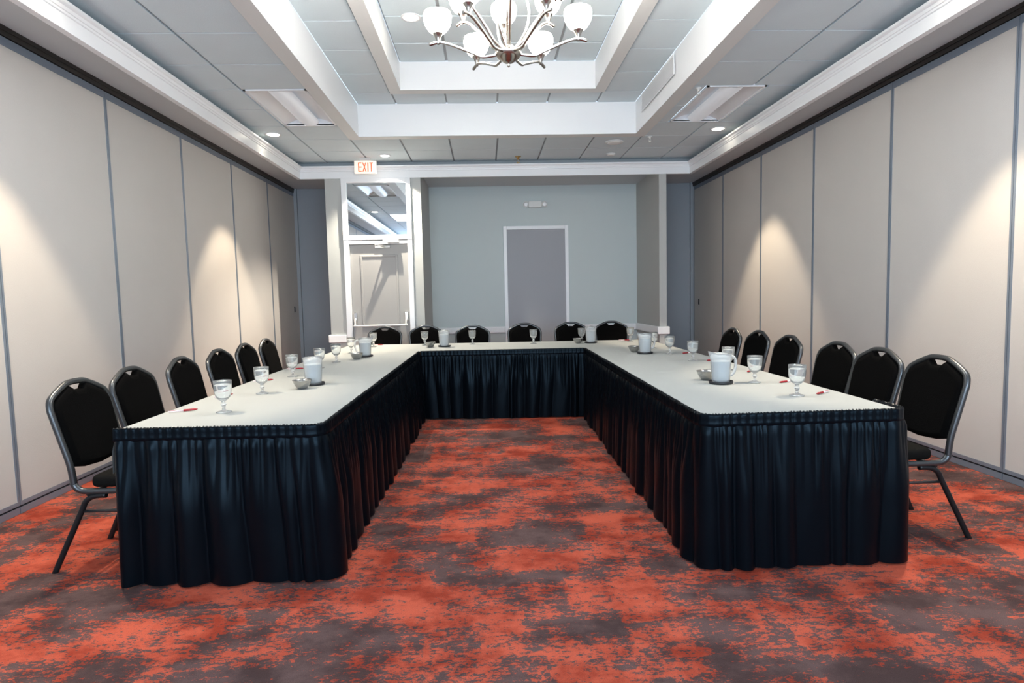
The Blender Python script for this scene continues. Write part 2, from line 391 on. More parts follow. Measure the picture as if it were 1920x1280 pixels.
# ceiling backing + tiles
b = MB()
def ring(b, o, i, z):
    (x0, x1, y0, y1), (a0, a1, c0, c1) = o, i
    b.box(x0, a0, y0, y1, z, z+.02); b.box(a1, x1, y0, y1, z, z+.02); b.box(a0, a1, y0, c0, z, z+.02); b.box(a0, a1, c1, y1, z, z+.02)
CO = (XCL-.10, XCR+.10, YR, YC+.10)
TROF = [(-2.215, -1.614), (2.197, 2.800)]
TROFY = [(Y0+2*T, Y0+4*T), (Y0-4*T, Y0-2*T)]
zz = (ZC+.012, ZC+.032)
yc = [CO[2], TROFY[1][0], TROFY[1][1], TROFY[0][0], TROFY[0][1], CO[3]]
for i in range(5):
    if i in (1, 3):
        b.box(CO[0], TROF[0][0], yc[i], yc[i+1], *zz); b.box(A1[1], TROF[1][0], yc[i], yc[i+1], *zz); b.box(TROF[1][1], CO[1], yc[i], yc[i+1], *zz)
    else:
        b.box(CO[0], A1[0], yc[i], yc[i+1], *zz); b.box(A1[1], CO[1], yc[i], yc[i+1], *zz)
b.box(A1[0], A1[1], CO[2], A1[2], *zz); b.box(A1[0], A1[1], A1[3], CO[3], *zz)
ring(b, I1, A2, Z1+.012); b.box(*I2, Z2+.012, Z2+.03)
# closing the shadow gap behind the crown
b.box(CO[0]-.02, CO[0], CO[2], CO[3], ZS+.02, ZC+.03); b.box(CO[1], CO[1]+.02, CO[2], CO[3], ZS+.02, ZC+.03); b.box(CO[0], CO[1], CO[3], CO[3]+.02, ZS+.02, ZC+.03)
ceil = struct(b.build('ceiling', 'grid'), 'suspended tile ceiling in three levels')
tile_cache = {}
def tile(x0, x1, y0, y1, z, gx=.022, gy=.013):
    x0 += gx/2; x1 -= gx/2; y0 += gy/2; y1 -= gy/2
    wx, wy = round(x1-x0, 3), round(y1-y0, 3)
    if wx < .03 or wy < .03: return
    if (wx, wy) not in tile_cache:
        c = .0015; t_ = .016
        vs = [(sx*(wx/2), sy*(wy/2), zz) for zz in (.0,) for sx, sy in ((-1, -1), (1, -1), (1, 1), (-1, 1))]
        vs += [(sx*(wx/2), sy*(wy/2), -t_+c) for sx, sy in ((-1, -1), (1, -1), (1, 1), (-1, 1))]
        vs += [(sx*(wx/2-c), sy*(wy/2-c), -t_) for sx, sy in ((-1, -1), (1, -1), (1, 1), (-1, 1))]
        fs = [(8, 9, 10, 11)]+[(k, (k+1) % 4, 4+(k+1) % 4, 4+k) for k in range(4)]+[(4+k, 4+(k+1) % 4, 8+(k+1) % 4, 8+k) for k in range(4)]
        me = MB().add(vs, fs).mesh('ceiling_tile'); me.materials.append(MATS['tile']); tile_cache[(wx, wy)] = me
    link('ceiling_tile', tile_cache[(wx, wy)], ceil, ((x0+x1)/2, (y0+y1)/2, z+.0115))
def cells(lo, hi, origin, step=T):
    k0 = math.floor((lo-origin)/step); out = [lo]; x = origin+(k0+1)*step
    while x < hi-1e-4: out.append(x); x += step
    out.append(hi); return [(out[i], out[i+1]) for i in range(len(out)-1) if out[i+1]-out[i] > .03]
def ring_tiles(o, i, z, ox, oy):
    ys = cells(o[2], o[3], oy)
    for (y0, y1) in ys:
        ym = (y0+y1)/2
        troffer_row = z == ZC and any(a-.05 < ym < c+.05 for a, c in TROFY)
        segs = [(o[0], i[0]), (i[1], o[1])] if i[2] < ym < i[3] else [(o[0], o[1])]
        for s0, s1 in segs:
            for (x0, x1) in cells(s0, s1, ox):
                if troffer_row:
                    if s0 < 0 and x0 > -2.3 and x1 < -1.5: continue
                    if s0 > 0: continue
                tile(x0, x1, y0, y1, z)
            if troffer_row and s0 > 0:
                tile(s0, TROF[1][0], y0, y1, z); tile(TROF[1][1], s1, y0, y1, z)
ring_tiles(CO, A1, ZC, X0, Y0)
ring_tiles(I1, A2, Z1, X0-.003, 5.353)
for (y0, y1) in cells(I2[2], I2[3], 6.53):
    for (x0, x1) in cells(I2[0], I2[1], .862-2*T): tile(x0, x1, y0, y1, Z2, .03, .03)

# ------------------------------------------------------------------ ceiling fittings
def troffer(x0, x1, y0, y1, label):
    cx, cy = (x0+x1)/2, (y0+y1)/2; hx, hy = (x1-x0)/2-.008, (y1-y0)/2-.008
    t = thing('troffer_light', label, 'ceiling light', (cx, cy, ZC), 0, 'recessed troffers beside the tray')
    b = MB()
    for bx in ((-hx, -hx+.02, -hy, hy), (hx-.02, hx, -hy, hy), (-hx, hx, -hy, -hy+.02), (-hx, hx, hy-.02, hy)): b.box(*bx, -.012, .008)
    b.build('frame', 'white_paint', t)
    # curved reflector pan rising to both sides of the central basket
    b = MB(); n = 14; vs = []; fs = []
    for i in range(n+1):
        u = -1+2*i/n; z = .0+.075*(1-abs(u)**2.2)
        vs += [(u*(hx-.02), -hy+.02, z), (u*(hx-.02), hy-.02, z)]
    for i in range(n): fs.append((2*i, 2*i+1, 2*i+3, 2*i+2))
    b.add(vs, fs, True)
    for yy in (-hy+.02, hy-.02):
        o = [(-1+2*i/n) for i in range(n+1)]
        b.add([(u*(hx-.02), yy, .0+.075*(1-abs(u)**2.2)) for u in o]+[(u*(hx-.02), yy, -.004) for u in o], [(i, i+1, n+2+i, n+1+i) for i in range(n)])
    b.build('reflector', 'white_paint', t)
    # basket: half-round diffuser
    b = MB(); vs = []; fs = []; m_ = 10; R_ = .105
    for yy in (-hy+.025, -hy+.10, hy-.10, hy-.025):
        k = 1 if abs(yy) < hy-.05 else .93
        for i in range(m_+1):
            a = PI*i/m_; vs.append((R_*k*math.cos(a), yy, .035-.055*k*math.sin(a)))
    for j in range(3):
        for i in range(m_): fs.append((j*(m_+1)+i, j*(m_+1)+i+1, (j+1)*(m_+1)+i+1, (j+1)*(m_+1)+i))
    b.add(vs, fs, True); b.build('diffuser', 'diffuser', t)
    return t
troffer(TROF[0][0], TROF[0][1], *TROFY[0], 'recessed white troffer light left of the tray ceiling')
troffer(TROF[1][0], TROF[1][1], *TROFY[0], 'recessed white troffer light right of the tray ceiling')
for k, (x0, x1) in enumerate(TROF):
    t = troffer(x0, x1, *TROFY[1], ('recessed white troffer light over the camera, left side', 'recessed white troffer light over the camera, right side')[k])
    area('tube_light', (0, 0, -.03), (0, 0, 0), .5, 1.1, TROFFER_FILL_POWER, (.88, .95, 1), t)  # unseen pair of lit troffers, added as extra cool fill
def downlight(x, y, z, label, power, col, angle=68, blend=.35, glow='lamp_glow', r=.07, soft=.05):
    t = thing('downlight', label, 'ceiling light', (x, y, z-.006), 0, 'recessed downlights')
    b = MB(); b.lathe([(r+.022, .0), (r+.022, -.006), (r+.004, -.008), (r, -.004), (r, .004)], 28); b.build('trim_ring', 'white_paint', t)
    b = MB(); b.cap = True; b.lathe([(r-.001, -.0015), (r-.002, -.0045)], 24); b.build('lamp_face', glow, t)
    spot('lamp', (0, 0, -.02), power, col, angle, blend, soft, t)
    return t
downlight(-2.455, 7.47, ZC, 'glowing recessed downlight beside the left crown moulding', DOWN_POWER, WARM)
downlight(2.90, 7.45, ZC, 'glowing recessed downlight beside the right crown moulding', DOWN_POWER, WARM)
downlight(-2.455, 3.85, ZC, 'recessed downlight over the nearest chairs on the left', DOWN_POWER, WARM)
downlight(2.90, 3.85, ZC, 'recessed downlight over the nearest chairs on the right', DOWN_POWER, WARM)
downlight(-1.328, 8.62, ZC, 'glowing recessed downlight next to the exit sign', DOOR_POWER, (1, .9, .75), 110, .5, 'lamp_glow_white', .062, .015)
downlight(-.626, 5.94, Z2, 'glowing recessed downlight in the upper tray, left of the chandelier', TRAY_POWER, (1, .88, .7), 100, .6)
# exit sign
t = thing('exit_sign', 'white box exit sign with glowing red letters under the ceiling', 'exit sign', (-1.63, 8.78, 3.345-.008), math.radians(4))
MB().bbox(-.152, .152, -.028, .028, -.208, -.035, .006).build('housing', 'exit_face', t)
MB().bbox(-.07, .07, -.03, .03, -.035, .006, .004).build('canopy', 'white_plastic', t)
def letter(ch, x, w_, h_, z):
    b = MB(); s_ = .0135; y0, y1 = -.031, -.0275
    if ch == 'E':
        b.box(x, x+s_, y0, y1, z, z+h_)
        for zz in (z, z+h_/2-s_/2, z+h_-s_): b.box(x+s_, x+w_, y0, y1, zz, zz+s_)
    elif ch == 'I': b.box(x+w_/2-s_/2, x+w_/2+s_/2, y0, y1, z, z+h_)
    elif ch == 'T': b.box(x+w_/2-s_/2, x+w_/2+s_/2, y0, y1, z, z+h_-s_); b.box(x, x+w_, y0, y1, z+h_-s_, z+h_)
    else:
        for a, c in ((x, x+w_-s_), (x+w_-s_, x)):
            b.add([(a, y0, z), (a+s_, y0, z), (c+s_, y0, z+h_), (c, y0, z+h_), (a, y1, z), (a+s_, y1, z), (c+s_, y1, z+h_), (c, y1, z+h_)], [(0, 1, 2, 3), (7, 6, 5, 4), (0, 4, 5, 1), (1, 5, 6, 2), (2, 6, 7, 3), (3, 7, 4, 0)])
    return b
xx = -.098
for ch, w_ in (('E', .048), ('X', .056), ('I', .022), ('T', .05)):
    letter(ch, xx, w_, .128, -.190).build('letter_'+ch.lower(), 'exit_red', t); xx += w_+.010
# emergency light
t = thing('emergency_light', 'white twin-head emergency light above the plain grey door', 'emergency light', (.885, YB, 2.885))
MB().bbox(-.11, .11, -.06, 0, -.055, .055, .01).build('housing', 'white_plastic', t)
for sx in (-1, 1):
    b = MB(); b.cap = True; b.lathe([(.03, 0), (.046, .02), (.05, .05), (.05, .06)], 20)
    for i, v in enumerate(b.v): b.v[i] = (v[0]+sx*.155, -.02-v[2], v[1]-.005)
    hd = b.build('lamp_head', 'white_plastic', t)
    b = MB(); b.cap = True; b.lathe([(.043, 0), (.03, .006), (.0015, .009)], 20)
    for i, v in enumerate(b.v): b.v[i] = (v[0]+sx*.155, -.081-v[2], v[1]-.005)
    b.build('lamp_lens', 'lens', hd)
# air vent on the right face of the tray
t = thing('air_vent', 'white linear air vent on the right side of the tray', 'vent', (1.922-.013, 6.64, 3.585))
b = MB(); b.box(-.008, 0, -.62, .62, .085, .1); b.box(-.008, 0, -.62, .62, -.1, -.085); b.box(-.008, 0, -.62, -.605, -.085, .085); b.box(-.008, 0, .605, .62, -.085, .085); b.build('frame', 'white_paint', t)
MB().box(-.002, 0, -.605, .605, -.085, .085).build('backing', 'white_paint', t)
for k in range(7):
    z = -.073+k*.0243
    MB().add([(-.010, -.604, z-.004), (-.010, .604, z-.004), (-.001, .604, z+.008), (-.001, -.604, z+.008), (-.009, -.604, z-.006), (-.009, .604, z-.006), (0, .604, z+.005), (0, -.604, z+.005)], [(0, 1, 2, 3), (7, 6, 5, 4), (0, 4, 5, 1), (2, 6, 7, 3)]).build('slat', 'white_paint', t)
# sprinklers, detectors
def sprinkler(x, y, label, m_='chrome', s_=1):
    t = thing('sprinkler', label, 'sprinkler', (x, y, ZC-.004))
    b = MB(); b.cap = True; b.lathe([(.03*s_, 0), (.03*s_, -.006), (.012*s_, -.012), (.012*s_, -.03*s_)], 16); b.build('escutcheon', m_, t)
    b = MB()
    for sx in (-1, 1): b.tube([(sx*.010*s_, 0, -.03*s_), (sx*.014*s_, 0, -.045*s_), (0, 0, -.06*s_)], .003*s_, 6)
    b.build('frame_arms', m_, t)
    b = MB(); b.cap = True; b.lathe([(.018*s_, -.06*s_), (.02*s_, -.064*s_), (.0015, -.066*s_)], 16); b.build('deflector', m_, t)
sprinkler(2.135, 5.98, 'small white sprinkler head beside the right troffer light', 'white_plastic')
sprinkler(2.155, 7.80, 'small white sprinkler head behind the tray, right corner', 'white_plastic')
sprinkler(.527, 8.80, 'brass sprinkler head near the back crown moulding', 'brass', 1.45)
def disc(name, x, y, r, label, cat):
    t = thing(name, label, cat, (x, y, ZC-.004))
    b = MB(); b.cap = True; b.lathe([(r, 0), (r, -.008), (r*.93, -.014)], 28); b.build('base', 'beam_trim', t)
    b = MB(); b.cap = True; b.lathe([(r*.78, -.013), (r*.75, -.022), (r*.4, -.026), (.0015, -.027)], 28); b.build('cover', 'white_plastic', t)
disc('ceiling_speaker', 1.747, 8.03, .12, 'round white ceiling speaker behind the tray', 'speaker')
disc('smoke_detector', 1.842, 8.70, .065, 'small round white detector near the back crown moulding', 'detector')

# ------------------------------------------------------------------ chandelier
CH = (.200, 4.15); TIPZ, RT, HUBZ, UTZ, URT = 3.045, .505, 2.955, 3.235, .37
ch = thing('chandelier', 'brushed nickel chandelier with glowing white glass shades', 'chandelier', (CH[0], CH[1], 0))
b = MB(); b.cap = True
b.lathe([(.0015, -.078), (.008, -.075), (.010, -.062), (.006, -.055), (.03, -.047), (.07, -.02), (.088, .005), (.088, .012), (.075, .022), (.05, .035), (.034, .05), (.034, .058), (.012, .062)], 28, (0, 0, HUBZ)); b.build('hub', 'nickel', ch)
b = MB(); b.tube([(0, 0, HUBZ+.05), (0, 0, Z2-.04)], .0125, 12); b.build('stem', 'nickel', ch)
b = MB(); b.cap = True; b.lathe([(.012, -.05), (.03, -.045), (.07, -.02), (.075, 0)], 24, (0, 0, Z2-.004)); b.build('canopy', 'nickel', ch)
b = MB(); b.cap = True; b.lathe([(.012, -.04), (.035, -.03), (.04, 0), (.035, .03), (.012, .04)], 20, (0, 0, 3.56)); b.build('upper_hub', 'nickel', ch)
for k in range(3):
    a = PI/2+k*2*PI/3+.5; ca, sa = math.cos(a), math.sin(a)
    MB().tube(smooth_path([(r*ca, r*sa, z) for r, z in ((.04, HUBZ+.04), (.12, HUBZ+.16), (.14, HUBZ+.30), (.09, HUBZ+.46), (.035, 3.56))], 6), .0075, 8).build('strap', 'nickel', ch)
def shade_meshes():
    out = [(.022, .0), (.034, .004), (.058, .022), (.079, .050), (.091, .083), (.094, .114), (.087, .138)]
    inn = [(.082, .136), (.088, .112), (.085, .083), (.073, .052), (.052, .026), (.03, .011), (.0015, .008)]
    s = MB().lathe(out+inn, 24).mesh('shade'); s.materials.append(MATS['shade_glass'])
    c_ = MB(); c_.cap = True; c_.lathe([(.008, -.055), (.011, -.05), (.011, -.035), (.024, .0), (.034, .012), (.036, .016), (.03, .018)], 18); c = c_.mesh('cup'); c.materials.append(MATS['nickel'])
    return s, c
SH, CU = shade_meshes()
def arm(a, R_, zt, r0, zs):
    ca, sa = math.cos(a), math.sin(a); rc = R_*.92
    prof_ = [(r0, zs), (r0+.10, zs-.012), (R_*.45, zs+(zt-zs)*.22-.01), (R_*.66, zs+(zt-zs)*.62), (R_*.82, zt-.004), (R_*.93, zt+.003), (R_*1.04, zt-.010)] if zt < 3.15 else \
            [(r0, zs+.03), (r0+.06, zs+.07), (R_*.48, zs+.15), (R_*.70, zs+.235), (R_*.85, zt-.004), (R_*.95, zt+.003), (R_*1.06, zt-.010)]
    p = smooth_path([(r*ca, r*sa, z) for r, z in prof_], 5)
    o = MB().tube(p, [.0095]*(len(p)-6)+[.010, .0105, .011, .0115, .011, .009], 10).build('arm', 'nickel', ch)
    link('cup', CU, o, (rc*ca, rc*sa, zt+.046)); link('shade', SH, o, (rc*ca, rc*sa, zt+.055))
for k in range(6): arm(PI/2+PI/6+k*PI/3-.05, RT, TIPZ, .07, HUBZ+.005)
for k in range(6): arm(PI/2+k*PI/3+.03, URT, UTZ, .05, HUBZ)

# ------------------------------------------------------------------ tables
ZT = .762
def table(name, poly, label):
    t = thing(name, label, 'table', (sum(p[0] for p in poly)/4, sum(p[1] for p in poly)/4, 0)); cx, cy = t.location[:2]
    q = [(p[0]-cx, p[1]-cy) for p in poly]
    q = [(x*.985, y*.993) for x, y in q]
    MB().prism(q, ZT-.032, ZT-.006).build('tabletop', 'wood', t)
    for x, y in q:
        lx, ly = x*.55, y*.93
        MB().tube([(lx, ly, 0), (lx, ly, ZT-.033)], .016, 8).build('leg', 'chair_leg', t)
    return t
PL = [(-1.785, 2.975), (-.815, 2.925), (-.765, 6.79), (-1.785, 6.86)]
PR = [(1.048, 2.865), (2.035, 2.865), (2.062, 6.56), (1.107, 6.645)]
PB = [(-1.785, 6.868), (2.062, 6.568), (2.062, 7.70), (-1.785, 8.05)]
table('banquet_table', PL, 'long white-clothed table on the left')
table('banquet_table', PR, 'long white-clothed table on the right')
table('head_table', PB, 'white-clothed table across the back')
def cloth(poly, drops, label, skip=0):
    """flat top with a slight thickness and a drop on the listed edges (edge k runs from poly[k] to poly[k+1])"""
    b = MB(); n = len(poly)
    N = 26; M = 10
    P0, P1, P2, P3 = [Vector((*p, 0)) for p in poly]
    vs = []; fs = []; rnd = random.Random(3)
    ph = [rnd.random()*6 for _ in range(4)]
    for i in range(N+1):
        for j in range(M+1):
            u, v = j/M, i/N
            p = (P0*(1-u)+P1*u)*(1-v)+(P3*(1-u)+P2*u)*v
            z = ZT+.0007*math.sin(9*p.y+ph[0])*math.sin(7*p.x+ph[1])
            vs.append((p.x, p.y, z))
    W = M+1
    for i in range(N):
        for j in range(M): fs.append((i*W+j, i*W+j+1, (i+1)*W+j+1, (i+1)*W+j))
    b.add(vs, fs, True)
    ctr = (P0+P1+P2+P3)/4
    for k, dr in drops:
        A, B = (P0, P1, P2, P3)[k], (P1, P2, P3, P0)[k]
        d = (B-A).normalized(); nrm = Vector((d.y, -d.x, 0))
        if nrm.dot((A+B)/2-ctr) < 0: nrm = -nrm
        A = A+d*skip; cols = int((B-A).length/.03); rows = [0, .004, .02, .06, .11, .16, dr]
        vs = []; fs = []
        for r, z in enumerate(rows):
            for c in range(cols+1):
                s_ = (B-A).length*c/cols
                amp = .012*min(1, z/.2)*(math.sin(s_*21+k)+.6*math.sin(s_*37+2*k))
                p = A+d*s_+nrm*(min(.009, z*2)+.02*z+amp+(.034 if k == 3 else .010)*min(1, z/.12)); vs.append((p.x, p.y, ZT-max(0, z-.003)))
        for r in range(len(rows)-1):
            for c in range(cols): fs.append((r*(cols+1)+c, r*(cols+1)+c+1, (r+1)*(cols+1)+c+1, (r+1)*(cols+1)+c))
        b.add(vs, fs, True)
    return tag(b.build('tablecloth', 'cloth'), label, 'tablecloth', 'white tablecloths of the U-shaped table')
cloth(PL, [(3, .22)], 'white tablecloth over the long table on the left')
cloth(PR, [(1, .22)], 'white tablecloth over the long table on the right', .3)
cloth(PB, [(2, .22), (3, .22), (1, .22)], 'white tablecloth over the head table at the back')

# ---- pleated skirts
def resample(pts, ds, rad=.07):
    P = [Vector((p[0], p[1], 0)) for p in pts]; q = [P[0]]
    for i in range(1, len(P)-1):
        a = (P[i-1]-P[i]).normalized(); c = (P[i+1]-P[i]).normalized()
        A, B = P[i]+a*rad, P[i]+c*rad
        for k in range(9):
            t = k/8; q.append(A*(1-t)**2+P[i]*2*t*(1-t)+B*t*t)
    q.append(P[-1])
    L = [0]
    for i in range(1, len(q)): L.append(L[-1]+(q[i]-q[i-1]).length)
    n = int(L[-1]/ds); out = []; j = 0
    for k in range(n+1):
        s = L[-1]*k/n
        while j < len(q)-2 and L[j+1] < s: j += 1
        t = (s-L[j])/max(1e-9, L[j+1]-L[j]); out.append((s, q[j].lerp(q[j+1], t)))
    res = []
    for k, (s, p) in enumerate(out):
        t = (out[min(k+3, n)][1]-out[max(k-3, 0)][1]).normalized(); res.append((s, p, Vector((t.y, -t.x, 0))))
    return res
def skirt(pts, label, seed, lam=.125, amp=.026):
    rnd = random.Random(seed)
    path = resample(pts, .0065)
    # irregular pleat positions
    total = path[-1][0]; edges = [0]
    while edges[-1] < total+.4: edges.append(edges[-1]+lam*rnd.uniform(.5, 1.6))
    am = [rnd.uniform(.45, 1.25) for _ in edges]; lean = [rnd.uniform(-.35, .35) for _ in edges]
    top = [0]
    while top[-1] < total+.4: top.append(top[-1]+.042*rnd.uniform(.45, 1.7))
    ta = [rnd.uniform(.3, 1.2) for _ in top]
    def lookup(ed, s):
        lo, hi = 0, len(ed)-2
        while lo < hi:
            md = (lo+hi+1)//2
            if ed[md] <= s: lo = md
            else: hi = md-1
        return lo, (s-ed[lo])/(ed[lo+1]-ed[lo])
    root = thing('table_skirt', label, 'table skirt', (0, 0, 0), 0, 'black pleated table skirts')
    zt, zb = .712, .010
    R_ = 26; vs = []; fs = []; n = len(path)
    for r in range(R_+1):
        t = (r/R_)**1.25; z = zt+(zb-zt)*t
        for (s, p, nn) in path:
            drift = .035*t*math.sin(s*2.3+seed)+.02*t*math.sin(s*7.1+seed*2)
            i, u = lookup(edges, max(0, s+drift)); uu = min(1, max(0, u+lean[i]*u*(1-u)))
            big = am[i]*math.sin(PI*uu)**.75
            j, u2 = lookup(top, max(0, s+.012*math.sin(s*31)*t)); small = ta[j]*math.sin(PI*u2)
            k = min(1, t*1.9)
            off = .006+amp*big*(.18+.82*k*k*(3-2*k))+.021*small*max(0, 1-t*1.7)**1.3*min(1, .35+t*14)+.018*t
            off += .004*math.sin(s*55+9*t)*t*(1-t)
            vs.append((p.x+nn.x*off, p.y+nn.y*off, z+(.006*math.sin(s*9+seed) if r == R_ else 0)*0))
    for r in range(R_):
        for c in range(n-1): fs.append((r*n+c, r*n+c+1, (r+1)*n+c+1, (r+1)*n+c))
    b = MB().add(vs, fs, True); b.build('skirt_drape', 'satin', root)
    # shirred header band
    vs = []; fs = []; rows = [(.706, .010, .0), (.712, .017, .5), (.726, .014, 1), (.745, .013, 1), (.760, .014, 1), (.768, .012, 1.4), (.773, .006, 1.8), (.768, -.002, 1.2), (.763, -.012, .4)]
    for r, (z, o, wv) in enumerate(rows):
        for (s, p, nn) in path:
            w_ = math.sin(s*420+2*math.sin(s*40))*.0022*wv+.002*math.sin(s*150)*wv
            vs.append((p.x+nn.x*(o+w_), p.y+nn.y*(o+w_), z+(.003*math.sin(s*390+1.3*math.sin(s*33)) if r in (5, 6) else 0)))
    for r in range(len(rows)-1):
        for c in range(n-1): fs.append((r*n+c, r*n+c+1, (r+1)*n+c+1, (r+1)*n+c))
    MB().add(vs, fs, True).build('skirt_header', 'satin', root)
    return root
skirt([(-1.803, 2.966), (-.803, 2.915), (-.755, 6.77)], 'black pleated skirt around the front and inner side of the left table', 3, .15, .046)
skirt([(-.735, 6.790), (1.085, 6.645)], 'black pleated skirt along the inner edge of the head table', 5, .12, .032)
skirt([(1.097, 6.62), (1.036, 2.853), (2.05, 2.85), (2.052, 3.10)], 'black pleated skirt around the inner side and front of the right table', 9, .13, .034)

# ------------------------------------------------------------------ chairs (local: faces +x, origin between the rear feet)
def make_chair():
    t = thing('banquet_chair', 'x', 'chair', (0, 0, 0), 0, 'black padded banquet chairs'); W = .215
    def dback(z):   # recline of the back posts
        pts = [(.44, .112), (.52, .112), (.60, .094), (.75, .060), (.90, .025), (.97, .010)]
        for (a, u), (c, v) in zip(pts, pts[1:]):
            if z <= c: return u+(v-u)*(max(z, a)-a)/(c-a)
        return pts[-1][1]
    # back loop (front view outline y,z)
    half = [(W-.008, .47), (W-.004, .56), (W+.004, .68), (W+.012, .80), (W+.012, .845), (W-.004, .885), (W-.045, .912), (W-.105, .940), (.062, .957), (0, .961)]
    loop = half+[(-y, z) for y, z in half[::-1][1:]]
    pts = [(dback(z), y, z) for y, z in loop]
    pts = [(.55, W-.012, .415), (.30, W-.012, .415), (.175, W-.010, .416), (.135, W-.008, .428), (.116, W-.008, .450)]+pts+[(.116, -W+.008, .450), (.135, -W+.008, .428), (.175, -W+.010, .416), (.30, -W+.012, .415), (.55, -W+.012, .415)]
    p = smooth_path(pts, 4)
    MB().tube(p, .0165, 10).build('back_frame', 'chair_frame', t)
    # upholstered back with hand hole
    def pad_outline(k):
        o = [(W-.012, .545), (W-.006, .68), (W+.001, .80), (W, .84), (W-.014, .872), (W-.055, .899), (.105, .924), (.066, .944)]
        hole = [(.056, .936), (.036, .916), (-.036, .916), (-.056, .936)]
        bot = [(-(W-.012), .545), (-(W*.6), .527), (0, .517), (W*.6, .527)]
        return o+hole+[(-y, z) for y, z in o[::-1]]+bot[1:]
    ol = pad_outline(0); n = len(ol); cz = .73
    vs = []; lay = [(-.018, .985), (-.022, 1.0), (.012, 1.0), (.024, .96), (.031, .86)]
    for dx, k in lay:
        for y, z in ol: vs.append((dback(z)+dx, y*k, cz+(z-cz)*k))
    fs = []
    for r in range(len(lay)-1):
        for i in range(n): fs.append((r*n+i, r*n+(i+1) % n, (r+1)*n+(i+1) % n, (r+1)*n+i))
    bm = bmesh.new(); V = [bm.verts.new(v) for v in vs]
    for f in fs: bm.faces.new([V[i] for i in f]).smooth = True
    for base in (0, (len(lay)-1)*n):
        fc = bm.faces.new([V[base+i] for i in range(n)]); bmesh.ops.triangulate(bm, faces=[fc])
    bmesh.ops.recalc_face_normals(bm, faces=bm.faces)
    me = bpy.data.meshes.new('backrest'); bm.to_mesh(me); bm.free(); me.materials.append(MATS['chair_fabric']); link('backrest', me, t)
    # seat cushion
    bm = bmesh.new(); bmesh.ops.create_cube(bm, size=1)
    for v in bm.verts:
        x, y, z = v.co; v.co = Vector((.385+x*.39, y*(.405+.02*(x+.5)), .462+z*.066))
    bmesh.ops.bevel(bm, geom=bm.edges[:], offset=.028, segments=4, affect='EDGES', profile=.5)
    for f in bm.faces: f.smooth = True
    me = bpy.data.meshes.new('seat'); bm.to_mesh(me); bm.free(); me.materials.append(MATS['seat_fabric']); link('seat', me, t)
    # legs
    for s in (-1, 1):
        MB().tube(smooth_path([(.27, s*(W-.012), .393), (.205, s*(W-.010), .389), (.165, s*(W-.008), .362), (.14, s*(W-.007), .31), (.0, s*(W+.006), .012), (-.004, s*(W+.006), .0)], 4), .0145, 10).build('leg', 'chair_leg', t)
        MB().tube(smooth_path([(.42, s*(W-.012), .393), (.49, s*(W-.010), .389), (.515, s*(W-.010), .362), (.525, s*(W-.010), .31), (.56, s*(W-.004), .0)], 4), .0145, 10).build('leg', 'chair_leg', t)
        MB().tube([(.145, s*(W-.009), .312), (.524, s*(W-.012), .312)], .008, 8).build('side_stretcher', 'chair_frame', t)
    MB().tube([(.18, -W+.008, .40), (.18, W-.008, .40)], .010, 8).build('seat_crossbar', 'chair_leg', t)
    MB().tube([(.50, -W+.008, .40), (.50, W-.008, .40)], .010, 8).build('seat_crossbar', 'chair_leg', t)
    return t
chair0 = make_chair(); first = [True]
def place(x, y, rz, label):
    o = chair0 if first[0] else copy_tree(chair0); first[0] = False
    o.location = (x, y, 0); o.rotation_euler = (0, 0, rz); o['label'] = label
ORD = ['nearest the camera', 'second from the camera', 'third from the camera', 'fourth from the camera', 'fifth from the camera', 'farthest from the camera']
for k, (x, y) in enumerate([(-2.203, 3.343), (-2.242, 3.913), (-2.236, 4.536), (-2.25, 5.20), (-2.277, 5.83), (-2.305, 6.473)]):
    place(x-.03, y, .02*((k*7) % 3-1), 'black padded chair along the left table, '+ORD[k])
for k, (x, y) in enumerate([(2.547, 3.300), (2.542, 3.80), (2.567, 4.31), (2.585, 5.055), (2.627, 5.735), (2.58, 6.235)]):
    place(x+.03, y, PI+(0, 0, .01, -.02, .02, 0)[k], 'black padded chair along the right table, '+ORD[k])
HB = ['leftmost, in front of the exit door', 'second from the left, behind a goblet and bowl', 'third from the left, behind a single goblet', 'fourth, in front of the plain door', 'second from the right, behind a bowl', 'rightmost']
for k, (x, y) in enumerate([(-1.415, 8.60), (-.847, 8.66), (-.18, 8.36), (.55, 8.58), (1.205, 8.55), (1.785, 8.56)]):
    place(x, y, -PI/2+.03*((k*5) % 3-1), 'black padded chair behind the head table, '+HB[k])

